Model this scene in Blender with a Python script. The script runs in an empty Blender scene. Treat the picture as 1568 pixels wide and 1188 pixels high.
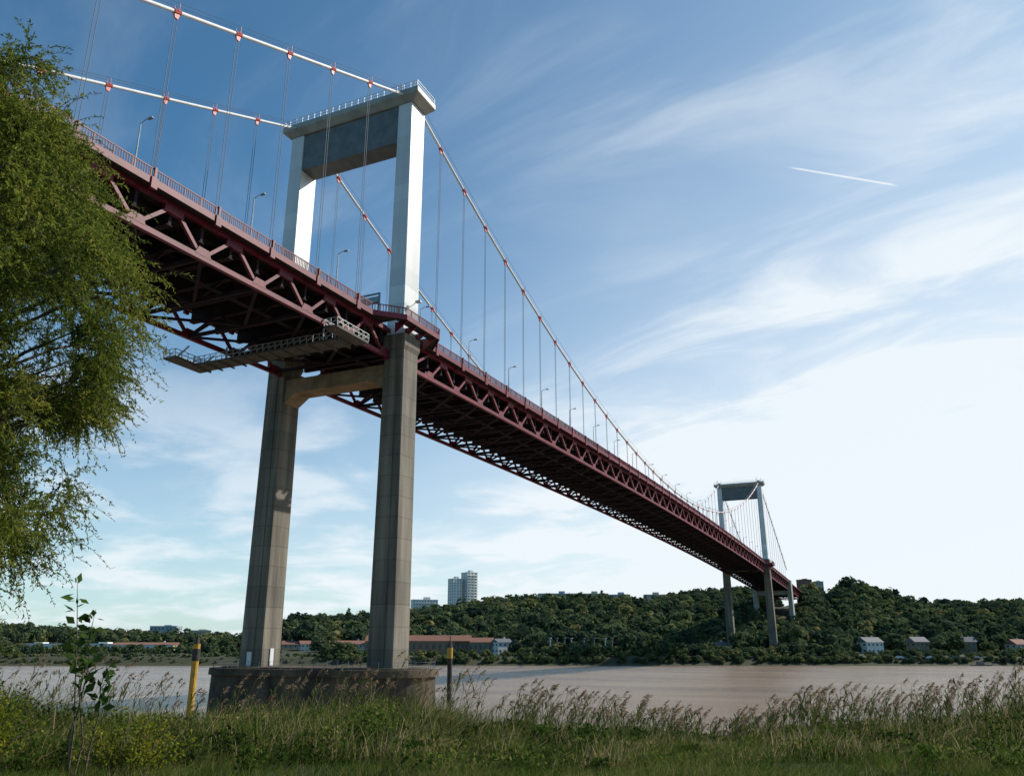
import bpy, math, numpy as np
from mathutils import Vector
rng=np.random.default_rng(7)
sc=bpy.context.scene
sc.view_settings.view_transform='Standard'
try: sc.view_settings.look='None'
except Exception: pass
sc.view_settings.exposure=0
# ------------------------------------------------------------ site frame
CX,CY,EYE=-102.63,-78.55,7.18
YAW=0.43329; PITCH=0.30519
cy_,sy_=math.cos(YAW),math.sin(YAW)
def G(r,f):           # river-axis frame (r along the river, f across it) -> world xy
    return CX+f*cy_+r*sy_, CY+f*sy_-r*cy_
WATER=-3.7
L=394.; W2=11.64; D=10.63; P=9.367; HC=99.2
# ------------------------------------------------------------ mesh helpers
def link(o,parent=None):
    sc.collection.objects.link(o)
    if parent: o.parent=parent
    return o
def empty(name):
    e=bpy.data.objects.new(name,None); sc.collection.objects.link(e); return e
def np_mesh(name,V,F,mat,parent=None,tint=None,smooth=False):
    V=np.asarray(V,np.float32).reshape(-1,3); F=np.asarray(F,np.int32)
    me=bpy.data.meshes.new(name); k=F.shape[1]
    me.vertices.add(len(V)); me.vertices.foreach_set('co',V.ravel())
    me.loops.add(F.size); me.loops.foreach_set('vertex_index',F.ravel())
    me.polygons.add(len(F)); me.polygons.foreach_set('loop_start',np.arange(0,F.size,k,dtype=np.int32))
    me.update(calc_edges=True)
    if tint is not None:
        a=me.attributes.new('tint','FLOAT','FACE'); a.data.foreach_set('value',np.asarray(tint,np.float32))
    if smooth: me.polygons.foreach_set('use_smooth',np.ones(len(F),bool))
    me.materials.append(mat)
    return link(bpy.data.objects.new(name,me),parent)
class MB:
    def __init__(s): s.v=[]; s.f=[]; s.n=0
    def add(s,V,F):
        s.v+= [tuple(map(float,v)) for v in V]; s.f+=[tuple(i+s.n for i in f) for f in F]; s.n+=len(V)
    def box(s,x0,x1,y0,y1,z0,z1):
        s.add([(x0,y0,z0),(x1,y0,z0),(x1,y1,z0),(x0,y1,z0),(x0,y0,z1),(x1,y0,z1),(x1,y1,z1),(x0,y1,z1)],
              [(0,3,2,1),(4,5,6,7),(0,1,5,4),(1,2,6,5),(2,3,7,6),(3,0,4,7)])
    def beam(s,a,b,w,h=None):
        h=h or w
        a=np.array(a,float); b=np.array(b,float); d=b-a; n=np.linalg.norm(d)
        if n<1e-6: return
        d/=n; up=np.array([0,0,1.]) if abs(d[2])<.98 else np.array([1.,0,0])
        sd=np.cross(d,up); sd/=np.linalg.norm(sd); u=np.cross(sd,d)
        V=[]
        for p in (a,b):
            for q,t in ((-1,-1),(1,-1),(1,1),(-1,1)): V.append(p+sd*q*w/2+u*t*h/2)
        s.add(V,[(0,3,2,1),(4,5,6,7),(0,1,5,4),(1,2,6,5),(2,3,7,6),(3,0,4,7)])
    def tube(s,pts,rad,n=8,cap=True):
        pts=[np.array(p,float) for p in pts]; m=len(pts)
        if np.isscalar(rad): rad=[rad]*m
        V=[]
        for i,p in enumerate(pts):
            d=pts[min(i+1,m-1)]-pts[max(i-1,0)]; d/=np.linalg.norm(d)+1e-9
            up=np.array([0,0,1.]) if abs(d[2])<.95 else np.array([1.,0,0])
            sd=np.cross(d,up); sd/=np.linalg.norm(sd); u=np.cross(sd,d)
            for k in range(n):
                t=2*math.pi*k/n; V.append(p+rad[i]*(math.cos(t)*sd+math.sin(t)*u))
        F=[(i*n+k,i*n+(k+1)%n,(i+1)*n+(k+1)%n,(i+1)*n+k) for i in range(m-1) for k in range(n)]
        if cap: F+= [tuple(range(n-1,-1,-1)),tuple((m-1)*n+k for k in range(n))]
        s.add(V,F)
    def prism(s,poly,z0,z1,poly2=None):
        n=len(poly); q=poly2 or poly
        V=[(x,y,z0) for x,y in poly]+[(x,y,z1) for x,y in q]
        s.add(V,[tuple(range(n-1,-1,-1)),tuple(range(n,2*n))]+[(i,(i+1)%n,n+(i+1)%n,n+i) for i in range(n)])
    def obj(s,name,mat,parent=None,bevel=0,smooth=False):
        me=bpy.data.meshes.new(name); me.from_pydata(s.v,[],s.f); me.update()
        me.materials.append(mat)
        if smooth: me.polygons.foreach_set('use_smooth',[True]*len(me.polygons))
        o=link(bpy.data.objects.new(name,me),parent)
        if bevel:
            b=o.modifiers.new('bev','BEVEL'); b.width=bevel; b.segments=2; b.limit_method='ANGLE'
        return o
# ------------------------------------------------------------ materials
def nt(name):
    m=bpy.data.materials.new(name); m.use_nodes=True; t=m.node_tree; return m,t,t.nodes,t.links
def mat(name,c1,c2=None,rough=.6,scale=1.,stretch=(1,1,1),metal=0.,bump=0.,bscale=None,detail=5,lo=.35,hi=.65,joint=None,spec=.4):
    m,t,N,Lk=nt(name); b=N['Principled BSDF']
    b.inputs['Roughness'].default_value=rough; b.inputs['Metallic'].default_value=metal
    b.inputs['Specular IOR Level'].default_value=spec
    c2=c2 or tuple(x*.75 for x in c1)
    g=N.new('ShaderNodeNewGeometry'); mp=N.new('ShaderNodeMapping'); mp.inputs['Scale'].default_value=stretch
    Lk.new(g.outputs['Position'],mp.inputs['Vector'])
    n=N.new('ShaderNodeTexNoise'); n.inputs['Scale'].default_value=scale; n.inputs['Detail'].default_value=detail
    n.inputs['Roughness'].default_value=.6
    Lk.new(mp.outputs[0],n.inputs['Vector'])
    r=N.new('ShaderNodeValToRGB'); r.color_ramp.elements[0].position=lo; r.color_ramp.elements[1].position=hi
    r.color_ramp.elements[0].color=(*c2,1); r.color_ramp.elements[1].color=(*c1,1)
    Lk.new(n.outputs['Fac'],r.inputs['Fac']); out=r.outputs['Color']
    if joint:
        per,w,dark=joint
        sx=N.new('ShaderNodeSeparateXYZ'); Lk.new(g.outputs['Position'],sx.inputs[0])
        a=N.new('ShaderNodeMath'); a.operation='MULTIPLY'; a.inputs[1].default_value=1/per; Lk.new(sx.outputs['Z'],a.inputs[0])
        fr=N.new('ShaderNodeMath'); fr.operation='FRACT'; Lk.new(a.outputs[0],fr.inputs[0])
        lt=N.new('ShaderNodeMath'); lt.operation='LESS_THAN'; lt.inputs[1].default_value=w/per; Lk.new(fr.outputs[0],lt.inputs[0])
        fl=N.new('ShaderNodeMath'); fl.operation='FLOOR'; Lk.new(a.outputs[0],fl.inputs[0])
        wn=N.new('ShaderNodeTexWhiteNoise'); wn.noise_dimensions='1D'; Lk.new(fl.outputs[0],wn.inputs['W'])
        mr=N.new('ShaderNodeMapRange'); mr.inputs['To Min'].default_value=.82; mr.inputs['To Max'].default_value=1.08
        Lk.new(wn.outputs['Value'],mr.inputs['Value'])
        m2=N.new('ShaderNodeMath'); m2.operation='MULTIPLY_ADD'; m2.inputs[1].default_value=-(1-dark); Lk.new(lt.outputs[0],m2.inputs[0]); Lk.new(mr.outputs[0],m2.inputs[2])
        vm=N.new('ShaderNodeVectorMath'); vm.operation='SCALE'; Lk.new(out,vm.inputs[0]); Lk.new(m2.outputs[0],vm.inputs['Scale'])
        out=vm.outputs[0]
    Lk.new(out,b.inputs['Base Color'])
    if bump:
        n2=N.new('ShaderNodeTexNoise'); n2.inputs['Scale'].default_value=bscale or scale*4; n2.inputs['Detail'].default_value=4
        Lk.new(g.outputs['Position'],n2.inputs['Vector'])
        bp=N.new('ShaderNodeBump'); bp.inputs['Strength'].default_value=bump; bp.inputs['Distance'].default_value=.1
        Lk.new(n2.outputs['Fac'],bp.inputs['Height']); Lk.new(bp.outputs[0],b.inputs['Normal'])
    return m
def leafmat(name,stops,transl=.35,nscale=.3,namp=.3):
    m,t,N,Lk=nt(name); N.remove(N['Principled BSDF']); out=N['Material Output']
    at=N.new('ShaderNodeAttribute'); at.attribute_name='tint'
    g=N.new('ShaderNodeNewGeometry'); n=N.new('ShaderNodeTexNoise'); n.inputs['Scale'].default_value=nscale; n.inputs['Detail'].default_value=3
    Lk.new(g.outputs['Position'],n.inputs['Vector'])
    a=N.new('ShaderNodeMath'); a.operation='MULTIPLY_ADD'; a.inputs[1].default_value=namp; a.inputs[2].default_value=-namp/2
    Lk.new(n.outputs['Fac'],a.inputs[0])
    s=N.new('ShaderNodeMath'); s.operation='ADD'; Lk.new(at.outputs['Fac'],s.inputs[0]); Lk.new(a.outputs[0],s.inputs[1])
    r=N.new('ShaderNodeValToRGB'); e=r.color_ramp.elements
    while len(e)<len(stops): e.new(.5)
    for i,(p,c) in enumerate(stops): e[i].position=p; e[i].color=(*c,1)
    Lk.new(s.outputs[0],r.inputs['Fac'])
    d=N.new('ShaderNodeBsdfDiffuse'); tr=N.new('ShaderNodeBsdfTranslucent'); mx=N.new('ShaderNodeMixShader'); mx.inputs[0].default_value=transl
    Lk.new(r.outputs[0],d.inputs[0]); Lk.new(r.outputs[0],tr.inputs[0]); Lk.new(d.outputs[0],mx.inputs[1]); Lk.new(tr.outputs[0],mx.inputs[2])
    Lk.new(mx.outputs[0],out.inputs['Surface'])
    return m
M_conc=mat('weathered_concrete',(.215,.19,.145),(.085,.074,.058),.8,.5,(1.5,1.5,.10),bump=.3,bscale=3,joint=(3.1,.12,.65),spec=.5)
M_beamc=mat('beam_concrete',(.32,.25,.16),(.18,.14,.09),.85,.4,bump=.2,spec=.2)
M_white=mat('white_tower_paint',(.68,.68,.66),(.60,.60,.59),.33,.6,(1,1,.15),joint=(3.1,.08,.9),spec=1.)
M_grey=mat('grey_paint',(.15,.17,.17),(.10,.115,.12),.55,.5)
M_cap=mat('pale_cap_paint',(.36,.36,.31),(.26,.26,.24),.5,.5)
M_pier=mat('pier_concrete',(.13,.10,.065),(.035,.03,.026),.9,.35,(1,1,.6),bump=.6,bscale=2,spec=.2)
M_red=mat('red_steel_paint',(.17,.013,.03),(.085,.008,.018),.5,.7,spec=.35)
M_redb=mat('bright_red_clamp',(.5,.05,.04),(.35,.04,.03),.5,1)
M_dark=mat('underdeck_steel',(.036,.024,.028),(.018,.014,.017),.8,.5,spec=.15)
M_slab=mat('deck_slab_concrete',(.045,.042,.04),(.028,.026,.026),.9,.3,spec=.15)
M_asph=mat('asphalt',(.05,.05,.05),(.04,.04,.04),.9,3)
M_mark=mat('road_paint',(.75,.75,.73),(.6,.6,.58),.7,5)
M_cable=mat('white_cable_wrap',(.74,.74,.74),(.6,.6,.6),.5,1)
M_hang=mat('hanger_steel',(.13,.16,.19),(.1,.12,.15),.6,1,spec=.2)
M_galv=mat('galvanised_steel',(.42,.44,.43),(.3,.31,.3),.5,2,metal=.3)
# ------------------------------------------------------------ bridge
bridge=empty('suspension_bridge')
s_,k_=.012131,5.8237e-5
def cam_(X):
    if X>L: return s_*L-k_*L*L+(s_-2*k_*L)*(X-L)
    if X<-100: return s_*-100-k_*1e4+(s_+200*k_)*(X+100)
    return s_*X-k_*X*X
zb=lambda X:50.02+cam_(X)
zt=lambda X:54.35+cam_(X)
zd=lambda X:55.0+cam_(X)
def tower(X0,par,base_z):
    t=empty('tower'); t.parent=par
    for nm,sg in (('leg_near',-1),('leg_far',1)):
        Yc=sg*W2
        def sect(wx,wy,ch=.35,yc=Yc):
            a,b=wx/2,wy/2
            return [(X0-a+ch,yc-b),(X0+a-ch,yc-b),(X0+a,yc-b+ch),(X0+a,yc+b-ch),(X0+a-ch,yc+b),(X0-a+ch,yc+b),(X0-a,yc+b-ch),(X0-a,yc-b+ch)]
        lo=MB(); lo.prism(sect(4.4,4.3,.15),base_z,51,sect(4.3,3.6,.15))
        lo.obj(nm+'_lower_shaft',M_conc,t)
        lo=MB()
        for sx in (-1,1):
            xx=sorted((X0+sx*2.12,X0+sx*2.36)); lo.prism([(xx[0],Yc-.75),(xx[1],Yc-.75),(xx[1],Yc+.75),(xx[0],Yc+.75)],base_z+.3,50.9,[(xx[0],Yc-.6),(xx[1],Yc-.6),(xx[1],Yc+.6),(xx[0],Yc+.6)])
        lo.obj(nm+'_pilasters',M_conc,t)
        lo=MB(); lo.prism(sect(4.3,3.6,.15),51,51.7,sect(4.7,4.1,.15)); lo.prism(sect(4.7,4.1,.15),51.7,53.6); lo.obj(nm+'_collar',M_conc,t)
        up=MB(); up.prism(sect(4.3,3.1,.08),53.6,96.5,sect(4.3,2.7,.08)); up.obj(nm+'_upper_shaft',M_white,t)
    b=MB(); b.box(X0-1.9,X0+1.9,-W2+1.3,W2-1.3,89.3,96.6)
    b.obj('portal_beam',M_grey,t,bevel=.15)
    c=MB()
    def rect(a,y): return [(X0-a,-y),(X0+a,-y),(X0+a,y),(X0-a,y)]
    c.prism(rect(2.2,W2+1.7),96.6,97.7,rect(3.1,W2+3.0)); c.prism(rect(3.1,W2+3.0),97.703,98.8)
    c.obj('cap',M_cap,t,bevel=.08)
    r=MB()
    for y in (-W2-2.8,W2+2.8):
        for z in (99.4,100.0): r.beam((X0-3,y,z),(X0+3,y,z),.06)
    for x in (-2.9,2.9):
        for z in (99.4,100.0): r.beam((X0+x,-W2-2.8,z),(X0+x,W2+2.8,z),.06)
        for y in np.linspace(-W2-2.8,W2+2.8,22): r.beam((X0+x,y,98.8),(X0+x,y,100.0),.08)
    r.obj('cap_railing',M_galv,t)
    s=MB()
    for y in (-W2,W2):
        s.prism([(X0-2.4,y-.8),(X0+2.4,y-.8),(X0+2.4,y+.8),(X0-2.4,y+.8)],98.8,99.9,[(X0-1.2,y-.6),(X0+1.2,y-.6),(X0+1.2,y+.6),(X0-1.2,y+.6)])
        s.beam((X0-1.5,y+1.3,99),(X0-1.5,y+1.3,101.6),.12); s.beam((X0+1.5,y+1.3,99),(X0+1.5,y+1.3,102.3),.12)
        s.beam((X0-1.5,y-1.3,99),(X0-1.5,y-1.3,101.3),.12)
    s.obj('cable_saddles',M_grey,t)
    q=MB()
    yi=W2-1.9
    prof=[(-yi,45.0),(-yi+2.2,46.6),(yi-2.2,46.6),(yi,45.0),(yi,49.0),(-yi,49.0)]
    V=[(X0-1.8,y,z) for y,z in prof]+[(X0+1.8,y,z) for y,z in prof]; n=6
    q.add(V,[tuple(range(n-1,-1,-1)),tuple(range(n,2*n))]+[(i,(i+1)%n,n+(i+1)%n,n+i) for i in range(n)])
    q.obj('lower_cross_beam',M_beamc,t)
    def caps(R,h=W2):
        o=[]
        for i in range(17): a=math.pi+math.pi*i/16; o.append((X0+R*math.cos(a),-h+R*math.sin(a)))
        for i in range(17): a=math.pi*i/16; o.append((X0+R*math.cos(a),h+R*math.sin(a)))
        return o
    p=MB(); p.prism(caps(7.1),-9,base_z-1.1,caps(6.8)); p.prism(caps(7.25),base_z-1.097,base_z-.15,caps(7.2)); p.prism(caps(5.6),base_z-.15,base_z+.02)
    p.obj('foundation_pier',M_pier,t)
    r=MB(); ring=caps(6.7)
    for i,(x,y) in enumerate(ring):
        x2,y2=ring[(i+1)%len(ring)]
        for z in (base_z+.4,base_z+.85): r.beam((x,y,z),(x2,y2,z),.03)
        if i%2==0: r.beam((x,y,base_z-.15),(x,y,base_z+.9),.045)
    for y in np.linspace(-W2,W2,13):
        for x in (-6.7,6.7): r.beam((X0+x,y,base_z-.15),(X0+x,y,base_z+.9),.045)
    r.obj('pier_railing',M_hang,t)
    dd=MB(); dd.box(X0-2.6,X0-2.37,W2-.5,W2+.3,base_z+.1,base_z+2.1); dd.box(X0-.4,X0+.4,W2-2.3,W2-2.18,base_z+.1,base_z+2.6); dd.obj('access_door',M_cable,t)
tower(0,bridge,3.8); tower(L,bridge,3.8)
side=[-13.0-P*i for i in range(25)][::-1]
main=[10.4+P*i for i in range(41)]
main=[x for x in main if x<L-5]
far=[L+13+P*i for i in range(20)]
nodes=side+[-3.7]+[3.4]+main[0:]+[L-3.7,L+3.6]+far
nodes=sorted(set(round(x,3) for x in nodes))
tr=MB(); dk=MB(); gus=MB()
for sg in (-1,1):
    Y=sg*D; m=tr
    for i,(a,b) in enumerate(zip(nodes[:-1],nodes[1:])):
        m.beam((a,Y,zb(a)),(b,Y,zb(b)),.55,.62)
        m.beam((a,Y,zt(a)),(b,Y,zt(b)),.5,.6)
        mid=(a+b)/2
        if b-a>8:
            m.beam((a,Y,zb(a)),(mid,Y,zt(mid)),.38,.42); m.beam((b,Y,zb(b)),(mid,Y,zt(mid)),.38,.42)
            gus.prism([(mid-1.3,Y-.24),(mid+1.3,Y-.24),(mid+1.3,Y+.24),(mid-1.3,Y+.24)],zt(mid)-1.1,zt(mid)-.2)
        else:
            m.beam((a,Y,zb(a)),(b,Y,zt(b)),.38,.42); 
    for a in nodes:
        z=zb(a)
        for yy in (Y-.3,Y+.27):
            V=[(a-1.25,yy,z+.2),(a+1.25,yy,z+.2),(a+.75,yy,z+1.15),(a-.75,yy,z+1.15)]
            V+= [(x,y+.03,zz) for x,y,zz in V]
            gus.add(V,[(0,1,2,3),(7,6,5,4),(0,4,5,1),(1,5,6,2),(2,6,7,3),(3,7,4,0)])
tr.obj('side_trusses',M_red,bridge); gus.obj('truss_gussets',M_red,bridge)
alln=[]
for a,b in zip(nodes[:-1],nodes[1:]): alln+=[a,(a+b)/2] if b-a>8 else [a]
for a in alln:
    dk.box(a-.18,a+.18,-D+.3,D-.3,zt(a)-2.2,zt(a)+.1); dk.box(a-.4,a+.4,-D+.3,D-.3,zt(a)-2.3,zt(a)-2.2)
for a,b in zip(nodes[:-1],nodes[1:]):
    dk.beam((a,-D+.3,zb(a)),(a,D-.3,zb(a)),.4,.5)
    if b-a>8:
        dk.beam((a,-D,zb(a)),(b,0,zb(b)),.4,.3); dk.beam((a,D,zb(a)),(b,0,zb(b)),.4,.3)
        dk.beam((a,-D,zb(a)),(a,-D/2,zt(a)-1.9),.35,.35);dk.beam((a,D,zb(a)),(a,D/2,zt(a)-1.9),.35,.35)
        dk.beam((a,0,zb(a)),(a,-D/2,zt(a)-1.9),.3,.3);dk.beam((a,0,zb(a)),(a,D/2,zt(a)-1.9),.3,.3)
    for y in (-8.5,-5.1,-1.7,1.7,5.1,8.5): dk.beam((a,y,zt(a)-.25),(b,y,zt(b)-.25),.25,.7)
    dk.beam((a,-3,zb(a)+1.2),(b,-3,zb(b)+1.2),.9,.08)
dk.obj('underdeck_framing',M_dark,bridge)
slab=MB(); road=MB(); mk=MB(); fas=MB(); EDGE=12.0
def bulge(x):
    for c in (0,L):
        d=abs(x-c)
        if d<5: return 3.6
        if d<9: return 3.6*(9-d)/4
    return 0
xs=sorted(set([round(v,3) for v in alln]+[c+d for c in (0,L) for d in (-9,-5,5,9)]))
for a,b in zip(xs[:-1],xs[1:]):
    def quadbox(mb,ya0,ya1,yb0,yb1,dz0,dz1):
        V=[(a,ya0,zd(a)+dz0),(b,yb0,zd(b)+dz0),(b,yb1,zd(b)+dz0),(a,ya1,zd(a)+dz0),(a,ya0,zd(a)+dz1),(b,yb0,zd(b)+dz1),(b,yb1,zd(b)+dz1),(a,ya1,zd(a)+dz1)]
        mb.add(V,[(0,3,2,1),(4,5,6,7),(0,1,5,4),(1,2,6,5),(2,3,7,6),(3,0,4,7)])
    near=(abs((a+b)/2)<5 or abs((a+b)/2-L)<5)
    quadbox(slab,-9.5,9.5,-9.5,9.5,-.32,0)
    quadbox(road,-9.2,9.2,-9.2,9.2,.0,.05)
    for sg in (-1,1):
        ea,eb=EDGE+bulge(a),EDGE+bulge(b)
        i=13.7 if near else 9.5
        if sg<0: quadbox(slab,-ea,-i,-eb,-i,-.30,.12); quadbox(fas,-ea-.1,-ea,-eb-.1,-eb,-.55,.16)
        else: quadbox(slab,i,ea,i,eb,-.30,.12); quadbox(fas,ea,ea+.1,eb,eb+.1,-.55,.16)
        quadbox(fas,sg*9.35-.08,sg*9.35+.08,sg*9.35-.08,sg*9.35+.08,.05,.85)
    for y in (-6.2,-3.1,3.1,6.2):
        if int(a/P)%2==0: quadbox(mk,y-.07,y+.07,y-.07,y+.07,.054,.058)
    quadbox(mk,-.1,.1,-.1,.1,.054,.058)
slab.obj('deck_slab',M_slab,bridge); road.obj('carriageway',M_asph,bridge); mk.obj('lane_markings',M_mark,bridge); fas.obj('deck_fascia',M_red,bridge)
rail=MB()
def edge(x): return EDGE+bulge(x)
xsr=np.arange(-130,L+110,.32)
for sg in (-1,1):
    for xx in xsr:
        y=sg*edge(xx); z=zd(xx)+.12
        rail.beam((xx,y,z+.1),(xx,y,z+1.2),.075)
    xp=sorted(set(list(np.arange(-130,L+110,2.34))+[-9,-5,5,9,L-9,L-5,L+5,L+9]))
    for a,b in zip(xp[:-1],xp[1:]):
        ya,yb=sg*edge(a),sg*edge(b)
        for h,w in ((1.22,.12),(.12,.09)): rail.beam((a,ya,zd(a)+.12+h),(b,yb,zd(b)+.12+h),w)
        rail.beam((a,ya,zd(a)-.1),(a,ya,zd(a)+1.35),.12)
rail.obj('walkway_railing',M_red,bridge)
br=MB()
for c in (0,L):
    for sg in (-1,1):
        for x in (-4.2,-1.5,1.5,4.2):
            V=[(c+x,sg*13,zd(c)-.35),(c+x,sg*15.4,zd(c)-.35),(c+x,sg*13,zd(c)-2)]
            V+= [(p[0]+.2,p[1],p[2]) for p in V]
            br.add(V,[(0,1,2),(5,4,3),(0,3,4,1),(1,4,5,2),(2,5,3,0)])
br.obj('walkway_brackets',M_red,bridge)
def cz(X):
    if X<0: return HC+.45621*X+3.25e-5*X*X
    if X>L: return HC-.45621*(X-L)
    return 57.97+(HC-57.97)*(2*X/L-1)**2
cab=MB(); cl=MB(); hg=MB(); anch=MB(); hw=MB()
mainx=[x for x in main if x<L-6]
sidex=[-12.7-9.32*i for i in range(9)]; farx=[L+12.7+9.32*i for i in range(9)]
for sg in (-1,1):
    Y=sg*W2
    for a,b,n in ((-97,0,12),(0,L,60),(L,L+97,12)):
        X=np.linspace(a,b,n+1)
        cab.tube([(x,Y,cz(x)) for x in X],.24,8)
        for o in (-.4,.4): hw.tube([(x,Y+o,cz(x)+1.0) for x in X],.03,4)
    for X in sidex+mainx+farx:
        if zd(X)>cz(X)-1: continue
        z=cz(X); e=.45; dzx=(cz(X+e)-cz(X-e))/(2*e)
        cl.tube([(X-e,Y,z-dzx*e),(X+e,Y,z+dzx*e)],.33,8)
        cl.prism([(X-.22,Y-.1),(X+.22,Y-.1),(X+.22,Y+.1),(X-.22,Y+.1)],z-.95,z-.2,[(X-.42,Y-.1),(X+.42,Y-.1),(X+.42,Y+.1),(X-.42,Y+.1)])
        for o in (-.4,.4): cl.beam((X,Y+o,z),(X,Y+o,z+1.05),.05)
        for dx in (-.22,.22):
            hg.tube([(X+dx,Y,zd(X)),(X+dx,Y,z-.9)],.04,5,False)
        anch.box(X-.4,X+.4,Y-.62 if sg<0 else Y+.2,Y-.2 if sg<0 else Y+.62,zd(X)-1.0,zd(X)+.3)
        anch.beam((X,Y+sg*.5,zd(X)),(X,Y+sg*.5,zd(X)+1.5),.2,.3)
cab.obj('main_cables',M_cable,bridge,smooth=True); cl.obj('cable_clamps',M_redb,bridge); hg.obj('hangers',M_hang,bridge); anch.obj('hanger_anchorages',M_red,bridge); hw.obj('cable_hand_wires',M_hang,bridge)
ap=MB()
for c in (-104,L+104):
    for sg in (-1,1):
        ap.prism([(c-5,sg*W2-1.5),(c+5,sg*W2-1.5),(c+5,sg*W2+1.5),(c-5,sg*W2+1.5)],0,zd(c)+1.2,[(c-2.5,sg*W2-1.3),(c+4,sg*W2-1.3),(c+4,sg*W2+1.3),(c-2.5,sg*W2+1.3)])
    ap.box(c-2,c+2,-W2+1,W2-1,zb(c)-3.5,zb(c)-.6)
ap.obj('cable_anchorage_piers',mat('pale_concrete',(.34,.33,.29),(.26,.24,.21),.8,.4),bridge)
ga=MB(); gp=MB()
gz=48.1
def railbox(x0,x1,y0,y1,z):
    for (a,b) in (((x0,y0),(x1,y0)),((x1,y0),(x1,y1)),((x1,y1),(x0,y1)),((x0,y1),(x0,y0))):
        for h in (.5,1.1): ga.beam((a[0],a[1],z+h),(b[0],b[1],z+h),.08)
        n=max(2,int(math.hypot(b[0]-a[0],b[1]-a[1])/1.1))
        for i in range(n):
            p=(a[0]+(b[0]-a[0])*i/n,a[1]+(b[1]-a[1])*i/n); q=(a[0]+(b[0]-a[0])*(i+1)/n,a[1]+(b[1]-a[1])*(i+1)/n)
            ga.beam((p[0],p[1],z),(p[0],p[1],z+1.1),.07); ga.beam((p[0],p[1],z),(q[0],q[1],z+1.1),.05)
    gp.box(x0,x1,y0,y1,z-.3,z)
railbox(-16.5,-13.5,-11.9,15.4,gz); railbox(-20,-12.6,-14.2,-12,gz+.3); railbox(-20,-12.6,15.5,17.9,gz+.3)
for y in (-13.2,16.8):
    for x in (-19,-14): ga.beam((x,y,gz),(x,y*.83,zb(x)+.2),.2)
for y in (-9,9):
    for x in (-16.3,-13.6): ga.beam((x,y,gz),(x,y,zb(x)+.1),.2)
for y in np.arange(-11.5,15,2.4): gp.box(-16.9,-13.1,y,y+.2,gz-.5,gz-.3)
ga.obj('gantry_lattice',M_galv,bridge); gp.obj('gantry_platform',mat('gantry_deck_steel',(.10,.095,.085),(.06,.058,.05),.7,1),bridge)
for i in range(-6,24):
    X=-10.8+18.73*i if i<1 else 14+18.9*(i-1)
    if X>L+20: break
    m=MB(); z=zd(X)
    m.tube([(X,-6.3,z),(X,-6.3,z+5),(X,-6.3,z+10)],[.13,.11,.07],8); m.tube([(X,-6.3,z+9.9),(X,-6.9,z+10.15),(X,-7.5,z+10.2)],.05,6)
    m.prism([(X-.16,-8.2),(X+.16,-8.2),(X+.2,-7.4),(X-.2,-7.4)],z+10.1,z+10.3,[(X-.1,-8.1),(X+.1,-8.1),(X+.1,-7.5),(X-.1,-7.5)])
    m.box(X-.2,X+.2,-6.5,-6.1,z+.05,z+.3)
    m.obj('street_lamp',M_galv)
m=MB(); m.box(-3.2,-2.6,-8.8,-3.2,59.3,60.3); m.beam((-2.9,-8.9,55),(-2.9,-8.9,61),.25); m.beam((-2.9,-8.9,60.9),(-2.9,3,60.9),.25)
m.box(-3.3,-2.5,-1,2,59.4,60.5); m.beam((-2.9,9,55),(-2.9,9,61),.25); m.beam((-2.9,3,60.9),(-2.9,9,60.9),.25)
m.obj('lane_sign_gantry',mat('blue_grey_paint',(.25,.33,.36),(.2,.27,.3),.5,1))
m=MB(); m.beam((0,-W2-1.5,59),(0,-W2-2.6,59.6),.08); m.prism([(-.3,-W2-3.3),(.3,-W2-3.3),(.3,-W2-2.4),(-.3,-W2-2.4)],59.4,59.7); m.obj('floodlight',M_galv,bridge)
# ------------------------------------------------------------ terrain
TT=[(-.9,955),(-.64,950),(-.5,957),(-.45,960),(-.32,966),(-.273,947),(-.188,942),(-.103,931),(-.02,915),(.09,915),(.166,916),(.21,906),(.28,898),(.33,913),(.355,898),(.38,908),(.417,888),(.45,909),(.5,925),(.55,921),(.7,916)]
tk=[a for a,b in TT]; tv=[7.2+.515*(984-b)-11. for a,b in TT]
def sstep(x,a,b):
    t=np.clip((x-a)/(b-a),0,1); return t*t*(3-2*t)
def ground(r,f):
    r=np.asarray(r,float); f=np.asarray(f,float)
    nb=np.interp(f,[-3000,0,8,12,18,24,30,36,44,55,70],[6.5,5.6,5.52,5.35,5.0,4.45,3.4,1.0,-2.5,-5,-8])
    nb=nb+.12*np.sin(r*.7+f*.3)*np.sin(f*.5)*(f<40)+.35*sstep(r,8,18)*sstep(-f,-60,-10)
    t=r/np.maximum(f,430)
    crest=np.interp(t,tk,tv)
    fb=np.interp(f,[380,425,434,440,475],[-8,-5,-2.2,.3,1.2])
    hill=fb+(crest-1)*sstep(f,485,690)*(1+.06*np.sin(r*.03)*np.sin(f*.05))
    return np.where(f<200,nb,hill)
fs=np.concatenate([[-3000,-1000,-300,-100,-40],np.arange(-20,60,1.0),[65,80,120,200,201,300,380],np.arange(400,480,4),np.arange(480,760,10),np.arange(760,1500,60),[1700,2200,3000,5000,9000]])
rs=np.concatenate([[-9000,-5000,-2500,-1500],np.arange(-1000,-60,20),np.arange(-60,60,1.5),np.arange(60,1000,20),[1000,1500,2500,5000,9000]])
FF,RR=np.meshgrid(fs,rs,indexing='ij'); ZZ=ground(RR,FF); GX,GY=G(RR,FF)
V=np.stack([GX,GY,ZZ],-1).reshape(-1,3); nr=len(rs)
ii,jj=np.meshgrid(np.arange(len(fs)-1),np.arange(nr-1),indexing='ij'); q=(ii*nr+jj).ravel()
F=np.stack([q,q+1,q+nr+1,q+nr],-1)
M_ground=mat('ground_soil_grass',(.045,.06,.022),(.05,.04,.024),.95,.6,detail=6,bump=.4)
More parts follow.
